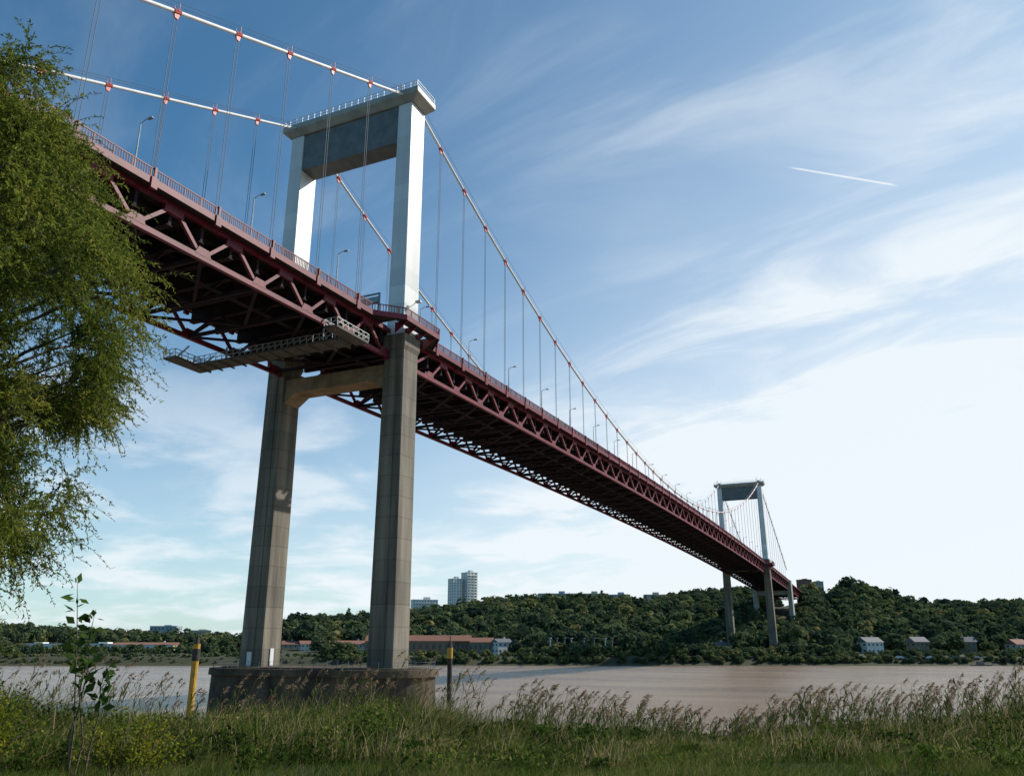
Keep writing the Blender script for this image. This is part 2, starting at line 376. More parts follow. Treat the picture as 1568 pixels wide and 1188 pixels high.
np_mesh('ground',V,F[:,::-1],M_ground,smooth=True)
m,t,N,Lk=nt('river_water'); b=N['Principled BSDF']; b.inputs['Roughness'].default_value=.2; b.inputs['IOR'].default_value=1.33
g=N.new('ShaderNodeNewGeometry')
mp=N.new('ShaderNodeMapping'); mp.inputs['Rotation'].default_value=(0,0,-YAW); mp.inputs['Scale'].default_value=(2.2,.7,1); Lk.new(g.outputs['Position'],mp.inputs['Vector'])
n1=N.new('ShaderNodeTexNoise'); n1.inputs['Scale'].default_value=.02; n1.inputs['Detail'].default_value=5; Lk.new(mp.outputs[0],n1.inputs['Vector'])
r=N.new('ShaderNodeValToRGB'); r.color_ramp.elements[0].position=.35; r.color_ramp.elements[1].position=.65
r.color_ramp.elements[0].color=(.20,.14,.095,1); r.color_ramp.elements[1].color=(.31,.225,.155,1); Lk.new(n1.outputs['Fac'],r.inputs[0]); Lk.new(r.outputs[0],b.inputs['Base Color'])
n2=N.new('ShaderNodeTexNoise'); n2.inputs['Scale'].default_value=1.1; n2.inputs['Detail'].default_value=6; n2.inputs['Roughness'].default_value=.65; Lk.new(g.outputs['Position'],n2.inputs['Vector'])
bp=N.new('ShaderNodeBump'); bp.inputs['Strength'].default_value=1; bp.inputs['Distance'].default_value=.35; Lk.new(n2.outputs['Fac'],bp.inputs['Height']); Lk.new(bp.outputs[0],b.inputs['Normal'])
V=[(*G(a,c),WATER) for a,c in ((-9000,30),(9000,30),(9000,437),(-9000,437))]
np_mesh('river',V,[(0,1,2,3)],m)
# ------------------------------------------------------------ distant trees
def tree_proto(k,poplar=False):
    R=np.random.default_rng(100+k); nb=1 if poplar else R.integers(5,9); pts=[];nor=[]
    tot=170
    for i in range(nb):
        if poplar: c=np.array([0,0,.55]); rad=np.array([.17,.17,.5])
        else:
            a=R.uniform(0,6.28); d=R.uniform(0,.28); c=np.array([math.cos(a)*d,math.sin(a)*d,R.uniform(.35,.78)-d*.3]); s=R.uniform(.18,.28); rad=np.array([s,s,s*.85])
        n=tot//nb; v=R.normal(size=(n,3)); v/=np.linalg.norm(v,axis=1)[:,None]
        pts.append(c+v*rad*R.uniform(.75,1.08,(n,1))); nor.append(v/rad*rad.min())
    p=np.concatenate(pts); v=np.concatenate(nor)+R.normal(size=(len(p),3))*.35; v/=np.linalg.norm(v,axis=1)[:,None]
    a=np.cross(v,R.normal(size=v.shape)); a/=np.linalg.norm(a,axis=1)[:,None]; b_=np.cross(v,a)
    s=R.uniform(.05,.11,(len(p),1))*(.6 if poplar else 1)
    return np.stack([p-a*s-b_*s*.6,p+a*s*.7-b_*s,p+a*s+b_*s*.8,p-a*s*.6+b_*s],1)
protos=[tree_proto(k) for k in range(8)]; pop=[tree_proto(20,True),tree_proto(21,True)]
def scatter(name,pos,height,tint,mat,pro=protos,wf=1.):
    Vs=[];T=[]
    for (x,y,z),h,tn in zip(pos,height,tint):
        Q=pro[rng.integers(len(pro))]; a=rng.uniform(0,6.28); c,s=math.cos(a),math.sin(a)
        q=Q*np.array([h*wf,h*wf,h]); X=q[...,0]*c-q[...,1]*s; Y=q[...,0]*s+q[...,1]*c
        Vs.append(np.stack([X+x,Y+y,q[...,2]+z],-1)); T.append(tn+rng.uniform(-.12,.12,len(Q)))
    V=np.concatenate(Vs).reshape(-1,3); F=np.arange(len(V)).reshape(-1,4)
    return np_mesh(name,V,F,mat,tint=np.concatenate(T))
M_hill=leafmat('hazed_hill_foliage',[(0,(.045,.068,.046)),(.4,(.08,.112,.055)),(.75,(.13,.155,.065)),(1,(.23,.21,.085))],.3,.012,.55)  # grey-blue, lightened stops put distance haze into the leaf colour
BLD=[(-.11,494,60),(-.045,493,22),(-.012,487,9),(-.19,500,20),(-.235,530,18),(-.265,540,12),(-.49,560,60),(-.43,555,40),(-.56,580,30),(-.37,660,16),(-.41,700,22),
     (.422,488,13),(.478,488,9),(.535,488,9),(.595,488,9),(.245,488,8)]
def clearmask(tt,f):
    ok=np.ones(len(f),bool)
    for t_,f_,w_ in BLD:
        hw_=(w_/2+2)/f_
        ok&=~((np.abs(tt-t_)<hw_)&(f>(f_-45 if f_<600 else f_-30))&(f<f_+11)&(f>468))
    return ok
N1=5800
f=480+rng.uniform(0,1,N1)**.9*250; tt=rng.uniform(-.75,.72,N1); rr=tt*f
x,y=G(rr,f); z=ground(rr,f)
ok=clearmask(tt,f)
ok&=~((np.abs(y)<14)&(x>L+112)&(x<L+400))
h=rng.uniform(6,15,N1)+3.5*(rng.uniform(0,1,N1)<.06)
h=np.where(tt<-.3,np.where(f<560,h*.45,h*.75),h)
scatter('hillside_trees',list(zip(x[ok],y[ok],z[ok]-.8)),h[ok],(.4+.25*rng.normal(size=N1))[ok],M_hill,wf=1.15)
N2=1300
f=433+rng.uniform(0,1,N2)**1.5*30; tt=rng.uniform(-.72,.7,N2); rr=tt*f; x,y=G(rr,f); z=ground(rr,f)
h=rng.uniform(3.,8.,N2)*(.75+.4*np.sin(tt*23)**2)
h*=np.where(tt<-.22,.36,np.where((tt>-.18)&(tt<.01),.6,1.)); h*=np.where((tt>.4)&(tt<.62),.62,1); h=np.where(f<439,np.minimum(h,4),h)
scatter('riverbank_trees',list(zip(x,y,z-.6)),h,.55+.22*rng.normal(size=N2),M_hill,wf=1.3)
pp=[(-.195,640,15),(-.255,560,8),(.108,690,15),(.114,695,11),(.005,690,12),(.012,690,11),(.16,690,12),(.42,640,12),(.60,600,15),(.605,610,12),(.4,700,9)]
P_=[];H_=[]
for t_,f_,h_ in pp:
    x,y=G(t_*f_,f_); P_.append((x,y,float(ground(t_*f_,f_))+1)); H_.append(h_)
scatter('poplar_trees',P_,H_,[.25]*len(P_),M_hill,pro=pop,wf=.9)
# ------------------------------------------------------------ far bank buildings
M_wallw=mat('white_render_wall',(.72,.71,.68),(.6,.6,.57),.8,.5); M_wallb=mat('beige_render_wall',(.48,.44,.38),(.4,.36,.3),.8,.5)
M_tile=mat('clay_tile_roof',(.27,.12,.08),(.18,.09,.06),.8,1.5); M_slate=mat('slate_roof',(.16,.16,.17),(.11,.11,.12),.7,1.5)
M_glass=mat('dark_window',(.09,.10,.11),(.06,.07,.075),.2,1); M_blueg=mat('pale_blue_cladding',(.34,.40,.44),(.28,.33,.37),.7,.3)
M_stone=mat('old_stone_wall',(.25,.22,.17),(.18,.15,.12),.9,.6)
ROT=0.
def RG(t_,f_,a,b):
    c,s=math.cos(ROT),math.sin(ROT); return G(t_*f_+a*c-b*s,f_+a*s+b*c)
def rotbox(mb,t_,f_,dr,df,w,d,z0,z1):
    mb.prism([RG(t_,f_,dr-w/2,df-d/2),RG(t_,f_,dr+w/2,df-d/2),RG(t_,f_,dr+w/2,df+d/2),RG(t_,f_,dr-w/2,df+d/2)],z0,z1)
def building(name,t_,f_,w,d,z0,z1,wall,roof=None,rh=0,floors=1,bays=4,balc=False,rot=0.):
    global ROT
    ROT=rot
    e=empty(name); a=MB(); rotbox(a,t_,f_,0,0,w,d,z0-6,z1); a.obj('walls',wall,e)
    g_=MB(); fh=(z1-z0)/floors; bw=w/bays
    for i in range(floors):
        for j in range(bays):
            rotbox(g_,t_,f_,-w/2+bw*(j+.5),-d/2-.02,bw*.36,.16,z0+fh*(i+.42),z0+fh*(i+.75))
    nb=max(1,int(d/bw))
    for i in range(floors):
        for j in range(nb):
            for s in (-1,1): rotbox(g_,t_,f_,s*(w/2+.02),-d/2+d/nb*(j+.5),.16,d/nb*.36,z0+fh*(i+.42),z0+fh*(i+.75))
    g_.obj('windows',M_glass,e)
    if balc:
        b_=MB()
        for i in range(floors): rotbox(b_,t_,f_,0,-d/2-.5,w*.9,1.0,z0+fh*i-.1,z0+fh*i+.12)
        b_.obj('balconies',wall,e)
    r_=MB()
    if roof:
        def pt(dr,df,z): x,y=RG(t_,f_,dr,df); return (x,y,z)
        o=.5; V=[pt(-w/2-o,-d/2-o,z1),pt(w/2+o,-d/2-o,z1),pt(w/2+o,d/2+o,z1),pt(-w/2-o,d/2+o,z1),pt(-w/2-o,0,z1+rh),pt(w/2+o,0,z1+rh)]
        r_.add(V,[(0,1,5,4),(2,3,4,5),(1,2,5),(3,0,4),(3,2,1,0)]); r_.obj('roof',roof,e)
        c_=MB(); rotbox(c_,t_,f_,w*.25,d*.15,.8,.8,z1,z1+rh+.9); c_.obj('chimney',wall,e)
    else:
        rotbox(r_,t_,f_,0,0,w+.4,d+.4,z1+.003,z1+.6); rotbox(r_,t_,f_,w*.1,0,min(w*.3,6),d*.4,z1+.603,z1+(3 if floors>3 else 1.4)); r_.obj('parapet_roof',wall,e)
    return e
building('apartment_tower',-.0685,900,11,12,32,73,M_wallw,floors=14,bays=3,rot=.6)
building('apartment_tower',-.0515,905,13,13,32,80,M_wallw,floors=16,bays=3,balc=True,rot=.6)
building('apartment_block',-.105,800,24,12,34,46,M_wallw,floors=4,bays=9,balc=True,rot=.3)
building('apartment_block',.055,850,40,12,38,54.5,M_blueg,floors=5,bays=14)
building('apartment_block',.095,860,34,12,38,55,M_wallb,floors=5,bays=12)
building('apartment_block',.128,860,22,12,38,54,M_blueg,floors=5,bays=8)
building('apartment_block',.17,860,20,12,38,54,M_wallb,floors=5,bays=8)
building('hilltop_house',.352,720,9,9,46,59,mat('brick_wall',(.2,.1,.07),(.14,.08,.06),.9,2),floors=3,bays=3,rot=.4)
building('hilltop_house',.368,722,7,9,46,57.5,M_wallb,floors=3,bays=3)
building('boathouse',-.11,494,60,14,1,8.3,mat('brown_plaster',(.32,.19,.13),(.25,.15,.11),.9,1),M_tile,3.2,1,16)
building('boathouse',-.045,493,22,12,1,7.6,M_stone,M_tile,2.6,1,8)
building('white_house',-.012,487,9,8,1,7.6,M_wallw,M_slate,2.0,2,3,rot=.5)
building('white_house',-.19,500,18,10,1,6.6,M_wallw,M_tile,2.0,2,7,rot=.3)
building('white_house',-.235,530,16,10,1,6.6,M_wallw,M_tile,2.0,2,6,rot=.4)
building('white_house',-.265,540,12,10,1,6.4,M_wallb,M_tile,2.2,2,4,rot=.4)
building('warehouse',-.49,560,60,18,1,6.3,M_wallw,None,0,1,12)
building('warehouse',-.43,555,40,18,1,6.2,M_wallw,M_tile,1.4,1,9)
building('warehouse',-.56,580,30,18,1,6.3,M_wallw,None,0,1,9)
building('office_block',-.37,660,16,12,4,16,M_wallb,floors=3,bays=5,rot=.4)
building('office_block',-.41,700,22,12,8,20,M_blueg,floors=3,bays=7)
for t_,w,z1,rf,wl,fl,ro in ((.422,12,7.6,M_slate,M_wallw,2,.35),(.478,9,7.8,M_slate,M_stone,2,.2),(.535,9,7.8,M_slate,M_stone,2,-.2),(.595,9,6.5,M_tile,M_wallb,2,.3),(.245,8,5,M_slate,M_wallw,1,.4)):
    building('riverside_house',t_,488,w,8,1,z1,wl,rf,2.8,fl,max(3,int(w/3)),rot=ro)
for i,t_ in enumerate((.045,.053,.062,.07,.085,.097,.11,.118)):
    m=MB(); f_=468
    x,y=G(t_*f_,f_); m.tube([(x,y,0),(x,y,9.5)],.4,8); m.prism([(x-.7,y-.7),(x+.7,y-.7),(x+.7,y+.7),(x-.7,y+.7)],9.5,9.9)
    m.obj('mooring_pile',M_hang if i%3 else M_blueg)
def car(t_,f_,col):
    e=MB(); z=float(ground(t_*f_,f_))
    prof=[(-2.1,.35),(-2.1,.8),(-1.5,.95),(-.9,1.45),(.7,1.45),(1.3,.95),(2.1,.8),(2.1,.35)]
    V=[]
    for s in (-.85,.85):
        for a,b_ in prof: px,py=G(t_*f_+a,f_+s); V.append((px,py,z+b_))
    n=8; e.add(V,[tuple(range(n)),tuple(range(2*n-1,n-1,-1))]+[(i,n+i,n+(i+1)%n,(i+1)%n) for i in range(n)])
    for a in (-1.3,1.3):
        p=G(t_*f_+a,f_-.95); q=G(t_*f_+a,f_+.95); e.tube([(p[0],p[1],z+.33),(q[0],q[1],z+.33)],.33,10)
    e.obj('parked_car',col)
for i,t_ in enumerate((.455,.465,.475,.49,.5,.52,.545,.56,.35,.36)):
    car(t_,438,(M_wallw,M_slate,M_galv,M_cable)[i%4])
m=MB()
for dr,f_ in ((235,428),):
    def pt(a,b_,z): x,y=G(dr+a,f_+b_); return (x,y,z)
    V=[pt(-5,-1.2,-3.2),pt(4,-1.2,-3.1),pt(6.5,0,-2.6),pt(4,1.2,-3.1),pt(-5,1.2,-3.2),pt(-4.6,-.8,-4.1),pt(4,-.6,-4.1),pt(5.2,0,-4),pt(4,.6,-4.1),pt(-4.6,.8,-4.1)]
    m.add(V,[(0,1,2,3,4),(9,8,7,6,5),(0,5,6,1),(1,6,7,2),(2,7,8,3),(3,8,9,4),(4,9,5,0)])
    V=[pt(-2,-.8,-3.1),pt(1.5,-.8,-3.1),pt(1.5,.8,-3.1),pt(-2,.8,-3.1),pt(-1.8,-.7,-1.6),pt(.8,-.7,-1.6),pt(.8,.7,-1.6),pt(-1.8,.7,-1.6)]
    m.add(V,[(0,3,2,1),(4,5,6,7),(0,1,5,4),(1,2,6,5),(2,3,7,6),(3,0,4,7)])
m.obj('moored_boat',M_slate)
M_yel=mat('yellow_marker_paint',(.50,.28,.03),(.34,.19,.03),.6,2); M_rust=mat('dark_pile_steel',(.05,.04,.035),(.03,.025,.02),.8,2)
for r_,f_,kind in ((-33.4,90,0),(-6.7,92,1)):
    e=empty('channel_marker_pile'); x,y=G(r_,f_)
    a=MB(); 
    if kind==0: a.tube([(x,y,-9),(x,y,5.4)],.36,12); a.obj('pile',M_yel,e); a=MB(); a.tube([(x,y,5.4),(x,y,6.6)],.41,12); a.obj('dark_band',M_rust,e); a=MB(); a.tube([(x,y,6.6),(x,y,7.1)],.36,12)
    else: a.tube([(x,y,-9),(x,y,5.6)],.26,12); a.obj('pile',M_rust,e); a=MB(); a.tube([(x,y,5.6),(x,y,6.7)],.30,12)
    a.obj('yellow_band',M_yel,e)
    a=MB(); zt_=7.1 if kind==0 else 6.7
    a.tube([(x,y,zt_),(x,y,zt_+.7)],[.3,.12],8); a.beam((x,y,zt_+.7),(x,y,zt_+1.2),.1); a.obj('lantern',M_rust,e)
# ------------------------------------------------------------ willow-leaved tree
def leaves_quads(c,d,l,w,R):
    s=np.cross(d,R.normal(size=d.shape)); s/=np.linalg.norm(s,axis=1)[:,None]+1e-9
    return np.stack([c,c+d*l*.45+s*w,c+d*l,c+d*l*.45-s*w],1)
willow=empty('willow_tree')
wr,wf=-12.2,14.0; wx,wy=G(wr,wf); wz=float(ground(wr,wf))
prof_z=np.array([-1.2,.8,2.9,4.2,5.6,6.4,7.4,8.7,9.9,10.9,11.7]); prof_r=np.array([2.9,3.9,4.45,4.75,5.4,5.5,5.05,4.6,3.9,3.0,.8])
R=np.random.default_rng(5)
NCl=560
cz_=R.uniform(-.8,11.3,NCl); ca=R.uniform(0,2*np.pi,NCl); cr_=np.interp(cz_,prof_z,prof_r)
crho=(cr_-.5)*np.sqrt(R.uniform(.2,1,NCl))*(1+.06*np.sin(ca*5+cz_*1.3))
cc=np.stack([wx+crho*np.cos(ca),wy+crho*np.sin(ca),EYE+cz_+.25],-1); csz=R.uniform(.45,.95,NCl); ctn=.5+.17*R.normal(size=NCl)
NT=25000
ci=R.integers(0,NCl,NT); dv=R.normal(size=(NT,3)); dv/=np.linalg.norm(dv,axis=1)[:,None]
start=cc[ci]+dv*(csz[ci]*R.uniform(.0,.8,NT))[:,None]*np.array([1,1,.9])
od=start-np.array([wx,wy,0]); od[:,2]=0; od/=np.linalg.norm(od,axis=1)[:,None]+1e-6
ln=R.uniform(.3,.75,NT)*np.where(R.uniform(0,1,NT)<.06,1.7,1.); hd=od*.35+dv*.45+R.normal(size=(NT,3))*.3+np.array([0,0,.3])
base_t=ctn[ci]+.10*R.normal(size=NT)
NLf=25; C=[];Dn=[];tn=[]
def path(s): return start+hd*(ln*s)[:,None]+np.array([0,0,-1])*(ln*s*s*.65)[:,None]
for k in range(NLf):
    s=(k+R.uniform(0,1))/NLf; c=path(s); dd=path(min(s+.05,1.05))-path(s-.0); dd/=np.linalg.norm(dd,axis=1)[:,None]+1e-9
    dl=dd*.6+R.normal(size=(NT,3))*.62+np.array([0,0,-.15]); dl/=np.linalg.norm(dl,axis=1)[:,None]
    C.append(c);Dn.append(dl);tn.append(base_t+.1*R.normal(size=NT))
C=np.concatenate(C);Dn=np.concatenate(Dn);tn=np.concatenate(tn)
Q=leaves_quads(C,Dn,R.uniform(.06,.115,(len(C),1)),R.uniform(.010,.017,(len(C),1)),R)
M_wil=leafmat('willow_leaf',[(0,(.035,.055,.012)),(.45,(.105,.145,.024)),(.8,(.22,.245,.04)),(1,(.32,.29,.055))],.45,.8,.4)
np_mesh('leaves',Q.reshape(-1,3),np.arange(len(Q)*4).reshape(-1,4),M_wil,willow,tint=tn)
tw=[]
pts=[path(s) for s in (0,.33,.66,1)]
for a,b_ in zip(pts[:-1],pts[1:]):
    d=b_-a; s=np.cross(d,R.normal(size=d.shape)); s/=np.linalg.norm(s,axis=1)[:,None]+1e-9; s*=.004
    tw.append(np.stack([a-s,a+s,b_+s,b_-s],1))
tw=np.concatenate(tw); M_bark=mat('bark',(.12,.09,.06),(.06,.045,.03),.9,6,(1,1,.3),bump=.8,bscale=12)
np_mesh('twigs',tw.reshape(-1,3),np.arange(len(tw)*4).reshape(-1,4),M_bark,willow)
tk_=MB(); tk_.tube([(wx,wy,wz-.3),(wx+.1,wy,wz+1.5),(wx-.1,wy+.1,wz+3.5),(wx,wy,wz+5.5),(wx+.2,wy,wz+8.5),(wx+.1,wy,wz+11.5)],[.5,.38,.32,.24,.14,.05],12)
for i in range(0,NCl,3):
    e_=cc[i]; z0=max(wz+1.5,e_[2]-1.2-crho[i]*.45); b0=np.array([wx,wy,z0]); m1=b0*.6+e_*.4+np.array([0,0,.25]); m2=b0*.25+e_*.75+np.array([0,0,.3])
    tk_.tube([b0,m1,m2,e_],[.07,.045,.03,.012],6)
tk_.obj('trunk_and_limbs',M_bark,willow,smooth=True)
# ------------------------------------------------------------ grasses
def blades(name,rr,ff,h,w,lean,tint,mat,segs=3,sink=.05):
    n=len(rr); R=rng; x,y=G(rr,ff); z=ground(rr,ff)-sink
    a=R.uniform(0,2*np.pi,n); ld=np.stack([np.cos(a)+.5*sy_,np.sin(a)-.5*cy_,np.zeros(n)],-1); b_=R.uniform(0,2*np.pi,n)
    sd=np.stack([np.cos(b_),np.sin(b_),np.zeros(n)],-1); B=np.stack([x,y,z],-1); V=[]
    for i in range(segs+1):
        s=i/segs; c=B+ld*(h*lean*s**2)[:,None]; c[:,2]+=h*s*(1-.3*lean*s); wd=w*(1-s*.85)*.5
        V+=[c-sd*wd[:,None],c+sd*wd[:,None]]
    V=np.stack(V,1); m_=2*(segs+1); base=np.arange(n)[:,None]*m_
    F=np.concatenate([base+np.array([2*i,2*i+1,2*i+3,2*i+2]) for i in range(segs)],0)
    return np_mesh(name,V.reshape(-1,3),F,mat,tint=np.tile(tint,segs))
GR=[(0,(.018,.032,.009)),(.3,(.05,.085,.016)),(.55,(.12,.165,.03)),(.75,(.24,.19,.08)),(1,(.42,.32,.18))]
M_grass=leafmat('grass_blade',GR,.38,.7,.6)
def clump(rr,ff,a=1.,seed=0):
    return .5+.5*np.sin(rr*.9*a+1.3*np.sin(ff*.8*a+seed))*np.sin(ff*.9*a+rr*.3+seed)
n=100000
ff=9+rng.uniform(0,1,n)*9; rr=rng.uniform(-.75,.75,n)*ff
pat=clump(rr,ff,1.4,1)
blades('short_grass',rr,ff,rng.uniform(.1,.30,n)*(.7+.8*pat),rng.uniform(.008,.018,n),rng.uniform(.2,.9,n),.45+.15*rng.normal(size=n)+.3*(pat-.5),M_grass,2)
tx=[-.75,-.6,-.45,-.37,-.26,-.14,-.03,.09,.17,.23,.28,.33,.47,.6,.75]
tyv=[1.3,1.15,.95,.8,1.0,1.1,.80,.62,.45,.25,.4,.66,.72,.95,1.15]
n=180000
ff=14.5+rng.uniform(0,1,n)*15; tt=rng.uniform(-.72,.72,n); rr=tt*ff
c1_=clump(rr,ff); c2_=clump(rr,ff,2.3,2); c3_=clump(rr,ff,.6,4); c4_=clump(rr,ff,3.7,5)
keep=rng.uniform(0,1,n)<.2+.8*c1_*(.4+.6*c4_); rr,ff,tt,c1_,c2_,c3_,c4_=[v[keep] for v in (rr,ff,tt,c1_,c2_,c3_,c4_)]; n=len(rr)
env=np.interp(tt,tx,tyv)
h=env*rng.uniform(.4,1.35,n)*(.4+.4*c1_+.35*c2_+.3*c4_)*np.interp(ff,[14,18,23,29],[.5,.85,1.1,1.2])
dry=rng.uniform(0,1,n)<(.16+.6*c3_*c2_)
blades('tall_grass',rr,ff,h,rng.uniform(.014,.042,n),rng.uniform(.1,1.,n),np.where(dry,.82,.33)+.14*rng.normal(size=n)+.35*(c4_-.5),M_grass,3)
C=[];Dd=[];T=[]
for i in range(260):
    f_=rng.uniform(13,25); r_=rng.uniform(-.7,.7)*f_; x,y=G(r_,f_); z=float(ground(r_,f_)); e_=float(np.interp(r_/f_,tx,tyv))*rng.uniform(.5,1.0)*(.55 if f_<17 else 1); w_=rng.uniform(.2,.6); k=160
    p=rng.normal(size=(k,3))*np.array([w_*.5,w_*.5,0]); p[:,2]=rng.uniform(.05,1,k)**.7*e_
    C.append(p+np.array([x,y,z])); d=rng.normal(size=(k,3))+np.array([0,0,.3]); Dd.append(d/np.linalg.norm(d,axis=1)[:,None]); T.append(np.full(k,rng.uniform(.0,.6))+.1*rng.normal(size=k)+.25*(p[:,2]/e_-.5))
C=np.concatenate(C);Dd=np.concatenate(Dd);T=np.concatenate(T); l=rng.uniform(.05,.11,(len(C),1))
Q=leaves_quads(C,Dd,l,l*.3,rng); np_mesh('bank_weeds',Q.reshape(-1,3),np.arange(len(Q)*4).reshape(-1,4),M_grass,tint=T)
# reeds with plumes
n=950; ff=19+rng.uniform(0,1,n)*11; tt=np.concatenate([rng.uniform(-.68,.7,n//2),rng.uniform(.0,.7,n-n//2)]); rr=tt*ff
env=np.interp(tt,tx,tyv)+.16; x,y=G(rr,ff); z=ground(rr,ff)
H=env*rng.uniform(.95,1.65,n)*np.interp(ff,[20,30],[1,1.25])
ux,uy=sy_,-cy_
Q=[];QT=[]
for i in range(n):
    ln_=rng.uniform(.04,.34); B=np.array([x[i],y[i],z[i]]); la=np.array([ux,uy,0])*ln_*H[i]+np.array([rng.normal()*.05,rng.normal()*.05,0])
    p=[B+la*s*s+np.array([0,0,H[i]*s]) for s in (0,.35,.7,1)]
    for a,b_ in zip(p[:-1],p[1:]):
        for sd in (np.array([ux,uy,0]),np.array([uy,-ux,0])):
            Q.append([a-sd*.006,a+sd*.006,b_+sd*.004,b_-sd*.004]); QT.append(.72)
    tip=p[-1]; L_=rng.uniform(.14,.34); tn_=rng.uniform(.0,.3)
    for k in range(34):
        s=k/34; o=tip+np.array([ux,uy,0])*L_*s*.6+np.array([0,0,L_*(s*.9-.9*s*s*.4)])
        d=np.array([ux,uy,0])*rng.uniform(.2,1)+rng.normal(size=3)*.45+np.array([0,0,-.25]); l=.1*(1-s*.5)*rng.uniform(.6,1.2); e_=o+d*l
        sd=np.cross(d,rng.normal(size=3)); sd/=np.linalg.norm(sd)+1e-6
        Q.append([o,(o+e_)/2+sd*.009,e_,(o+e_)/2-sd*.009]); QT.append(.88+tn_)
    for k in range(9):
        s=rng.uniform(.2,.9); o=B+la*s*s+np.array([0,0,H[i]*s]); a=rng.uniform(0,6.28); d=np.array([math.cos(a)*.7+ux*.4,math.sin(a)*.7+uy*.4,.75]); d/=np.linalg.norm(d); l=rng.uniform(.25,.55)
        m1=o+d*l*.5; e_=m1+np.array([d[0],d[1],.0])*l*.5; sd=np.cross(d,[0,0,1.]); sd/=np.linalg.norm(sd); tt_=rng.uniform(.1,.55)
        Q.append([o-sd*.008,o+sd*.008,m1+sd*.014,m1-sd*.014]);QT.append(tt_); Q.append([m1-sd*.014,m1+sd*.014,e_+sd*.002,e_-sd*.002]);QT.append(tt_)
Q=np.array(Q); M_reed=leafmat('reed',[(0,(.025,.045,.012)),(.4,(.07,.11,.022)),(.72,(.26,.21,.11)),(.9,(.18,.115,.07)),(1,(.32,.23,.15))],.4,.3,.1)
np_mesh('reeds',Q.reshape(-1,3),np.arange(len(Q)*4).reshape(-1,4),M_reed,tint=np.array(QT))
# ------------------------------------------------------------ bushes and sapling (left)
def bush(name,r_,f_,h,w,nst,leafn,mat,ls,seed,sparse=False,lw=.32,smin=.25):
    R=np.random.default_rng(seed); e=empty(name); x,y=G(r_,f_); z=float(ground(r_,f_)); st=MB(); C=[];Dd=[];T=[]
    for i in range(nst):
        a=R.uniform(0,6.28); q=R.uniform(.1,1)*w; hh=h*((1-.12*i) if sparse else R.uniform(.6,1)*(1-.35*(q/w)**2))
        pts=[np.array([x+.1*math.cos(a)+q*math.cos(a)*s**1.3,y+.1*math.sin(a)+q*math.sin(a)*s**1.3,z+hh*s]) for s in (0,.25,.5,.75,1)]
        pts=[p+R.normal(size=3)*.02*h*(j>0) for j,p in enumerate(pts)]
        st.tube(pts,[.014,.012,.01,.007,.003],5)
        tb=R.uniform(.3,.7)
        for k in range(leafn):
            s=R.uniform(smin,1.0)*4; j=min(int(s),3); p=pts[j]+(pts[j+1]-pts[j])*(s-j)
            d=R.normal(size=3)+np.array([math.cos(a)*.4,math.sin(a)*.4,.2]); d/=np.linalg.norm(d)
            C.append(p+d*(.04 if sparse else R.uniform(0,.12))); Dd.append(d); T.append(tb+R.normal()*.15)
    st.obj('stems',M_bark,e); C=np.array(C);Dd=np.array(Dd)
    l=R.uniform(.6,1.2,(len(C),1))*ls
    Q=leaves_quads(C,Dd,l,l*lw,R); np_mesh('leaves',Q.reshape(-1,3),np.arange(len(Q)*4).reshape(-1,4),mat,e,tint=np.array(T))
M_by=leafmat('yellow_green_leaf',[(0,(.04,.055,.012)),(.5,(.14,.165,.02)),(1,(.32,.28,.03))],.45,1,.3)
M_bg=leafmat('green_leaf',[(0,(.025,.05,.012)),(.5,(.055,.10,.022)),(1,(.12,.17,.035))],.45,1,.2)
bush('shrub',-6.6,10.5,1.25,.9,40,120,M_by,.055,1)
bush('shrub',-7.9,12.5,1.6,1.2,45,130,M_bg,.06,2)
bush('shrub',-5.4,12.5,.9,.8,35,90,M_by,.055,3)
bush('shrub',-9.3,13,2.2,1.2,45,120,M_by,.06,4)
bush('sapling',-5.7,11.6,2.6,.22,4,34,M_bg,.16,8,True,.30,.5)
# ------------------------------------------------------------ sky, sun, camera
EL=math.radians(38); AZ=math.radians(-45)
sunv=Vector((math.cos(EL)*math.cos(AZ),math.cos(EL)*math.sin(AZ),math.sin(EL)))
ld=bpy.data.lights.new('sun','SUN'); ld.energy=5.0; ld.angle=math.radians(.5); ld.color=(1,.94,.84)
lo=link(bpy.data.objects.new('sun',ld)); lo.rotation_euler=sunv.to_track_quat('Z','Y').to_euler(); lo.location=(0,0,300)
w=bpy.data.worlds.new('World'); sc.world=w; w.use_nodes=True; T=w.node_tree; N=T.nodes; Lk=T.links; N.clear()
out=N.new('ShaderNodeOutputWorld'); bg=N.new('ShaderNodeBackground'); bg.inputs['Strength'].default_value=.09
sk=N.new('ShaderNodeTexSky'); sk.sky_type='NISHITA'; sk.sun_disc=False; sk.sun_elevation=EL; sk.sun_rotation=math.radians(135); sk.air_density=1.0; sk.dust_density=.5; sk.ozone_density=.9
tc=N.new('ShaderNodeTexCoord')
def mth(op,a,b=None,c=None,clamp=False):
    n=N.new('ShaderNodeMath'); n.operation=op; n.use_clamp=clamp
    for i,v in enumerate((a,b,c)):
        if v is None: continue
        if isinstance(v,(int,float)): n.inputs[i].default_value=v
        else: Lk.new(v,n.inputs[i])
    return n.outputs[0]
def vdot(v,vec):
    n=N.new('ShaderNodeVectorMath'); n.operation='DOT_PRODUCT'; Lk.new(v,n.inputs[0]); n.inputs[1].default_value=vec; return n.outputs['Value']
def mrange(v,a,b,c=0,d=1):
    n=N.new('ShaderNodeMapRange'); n.interpolation_type='SMOOTHSTEP'; Lk.new(v,n.inputs['Value'])
    for k,x in zip(('From Min','From Max','To Min','To Max'),(a,b,c,d)): n.inputs[k].default_value=x
    return n.outputs[0]
dirv=tc.outputs['Generated']
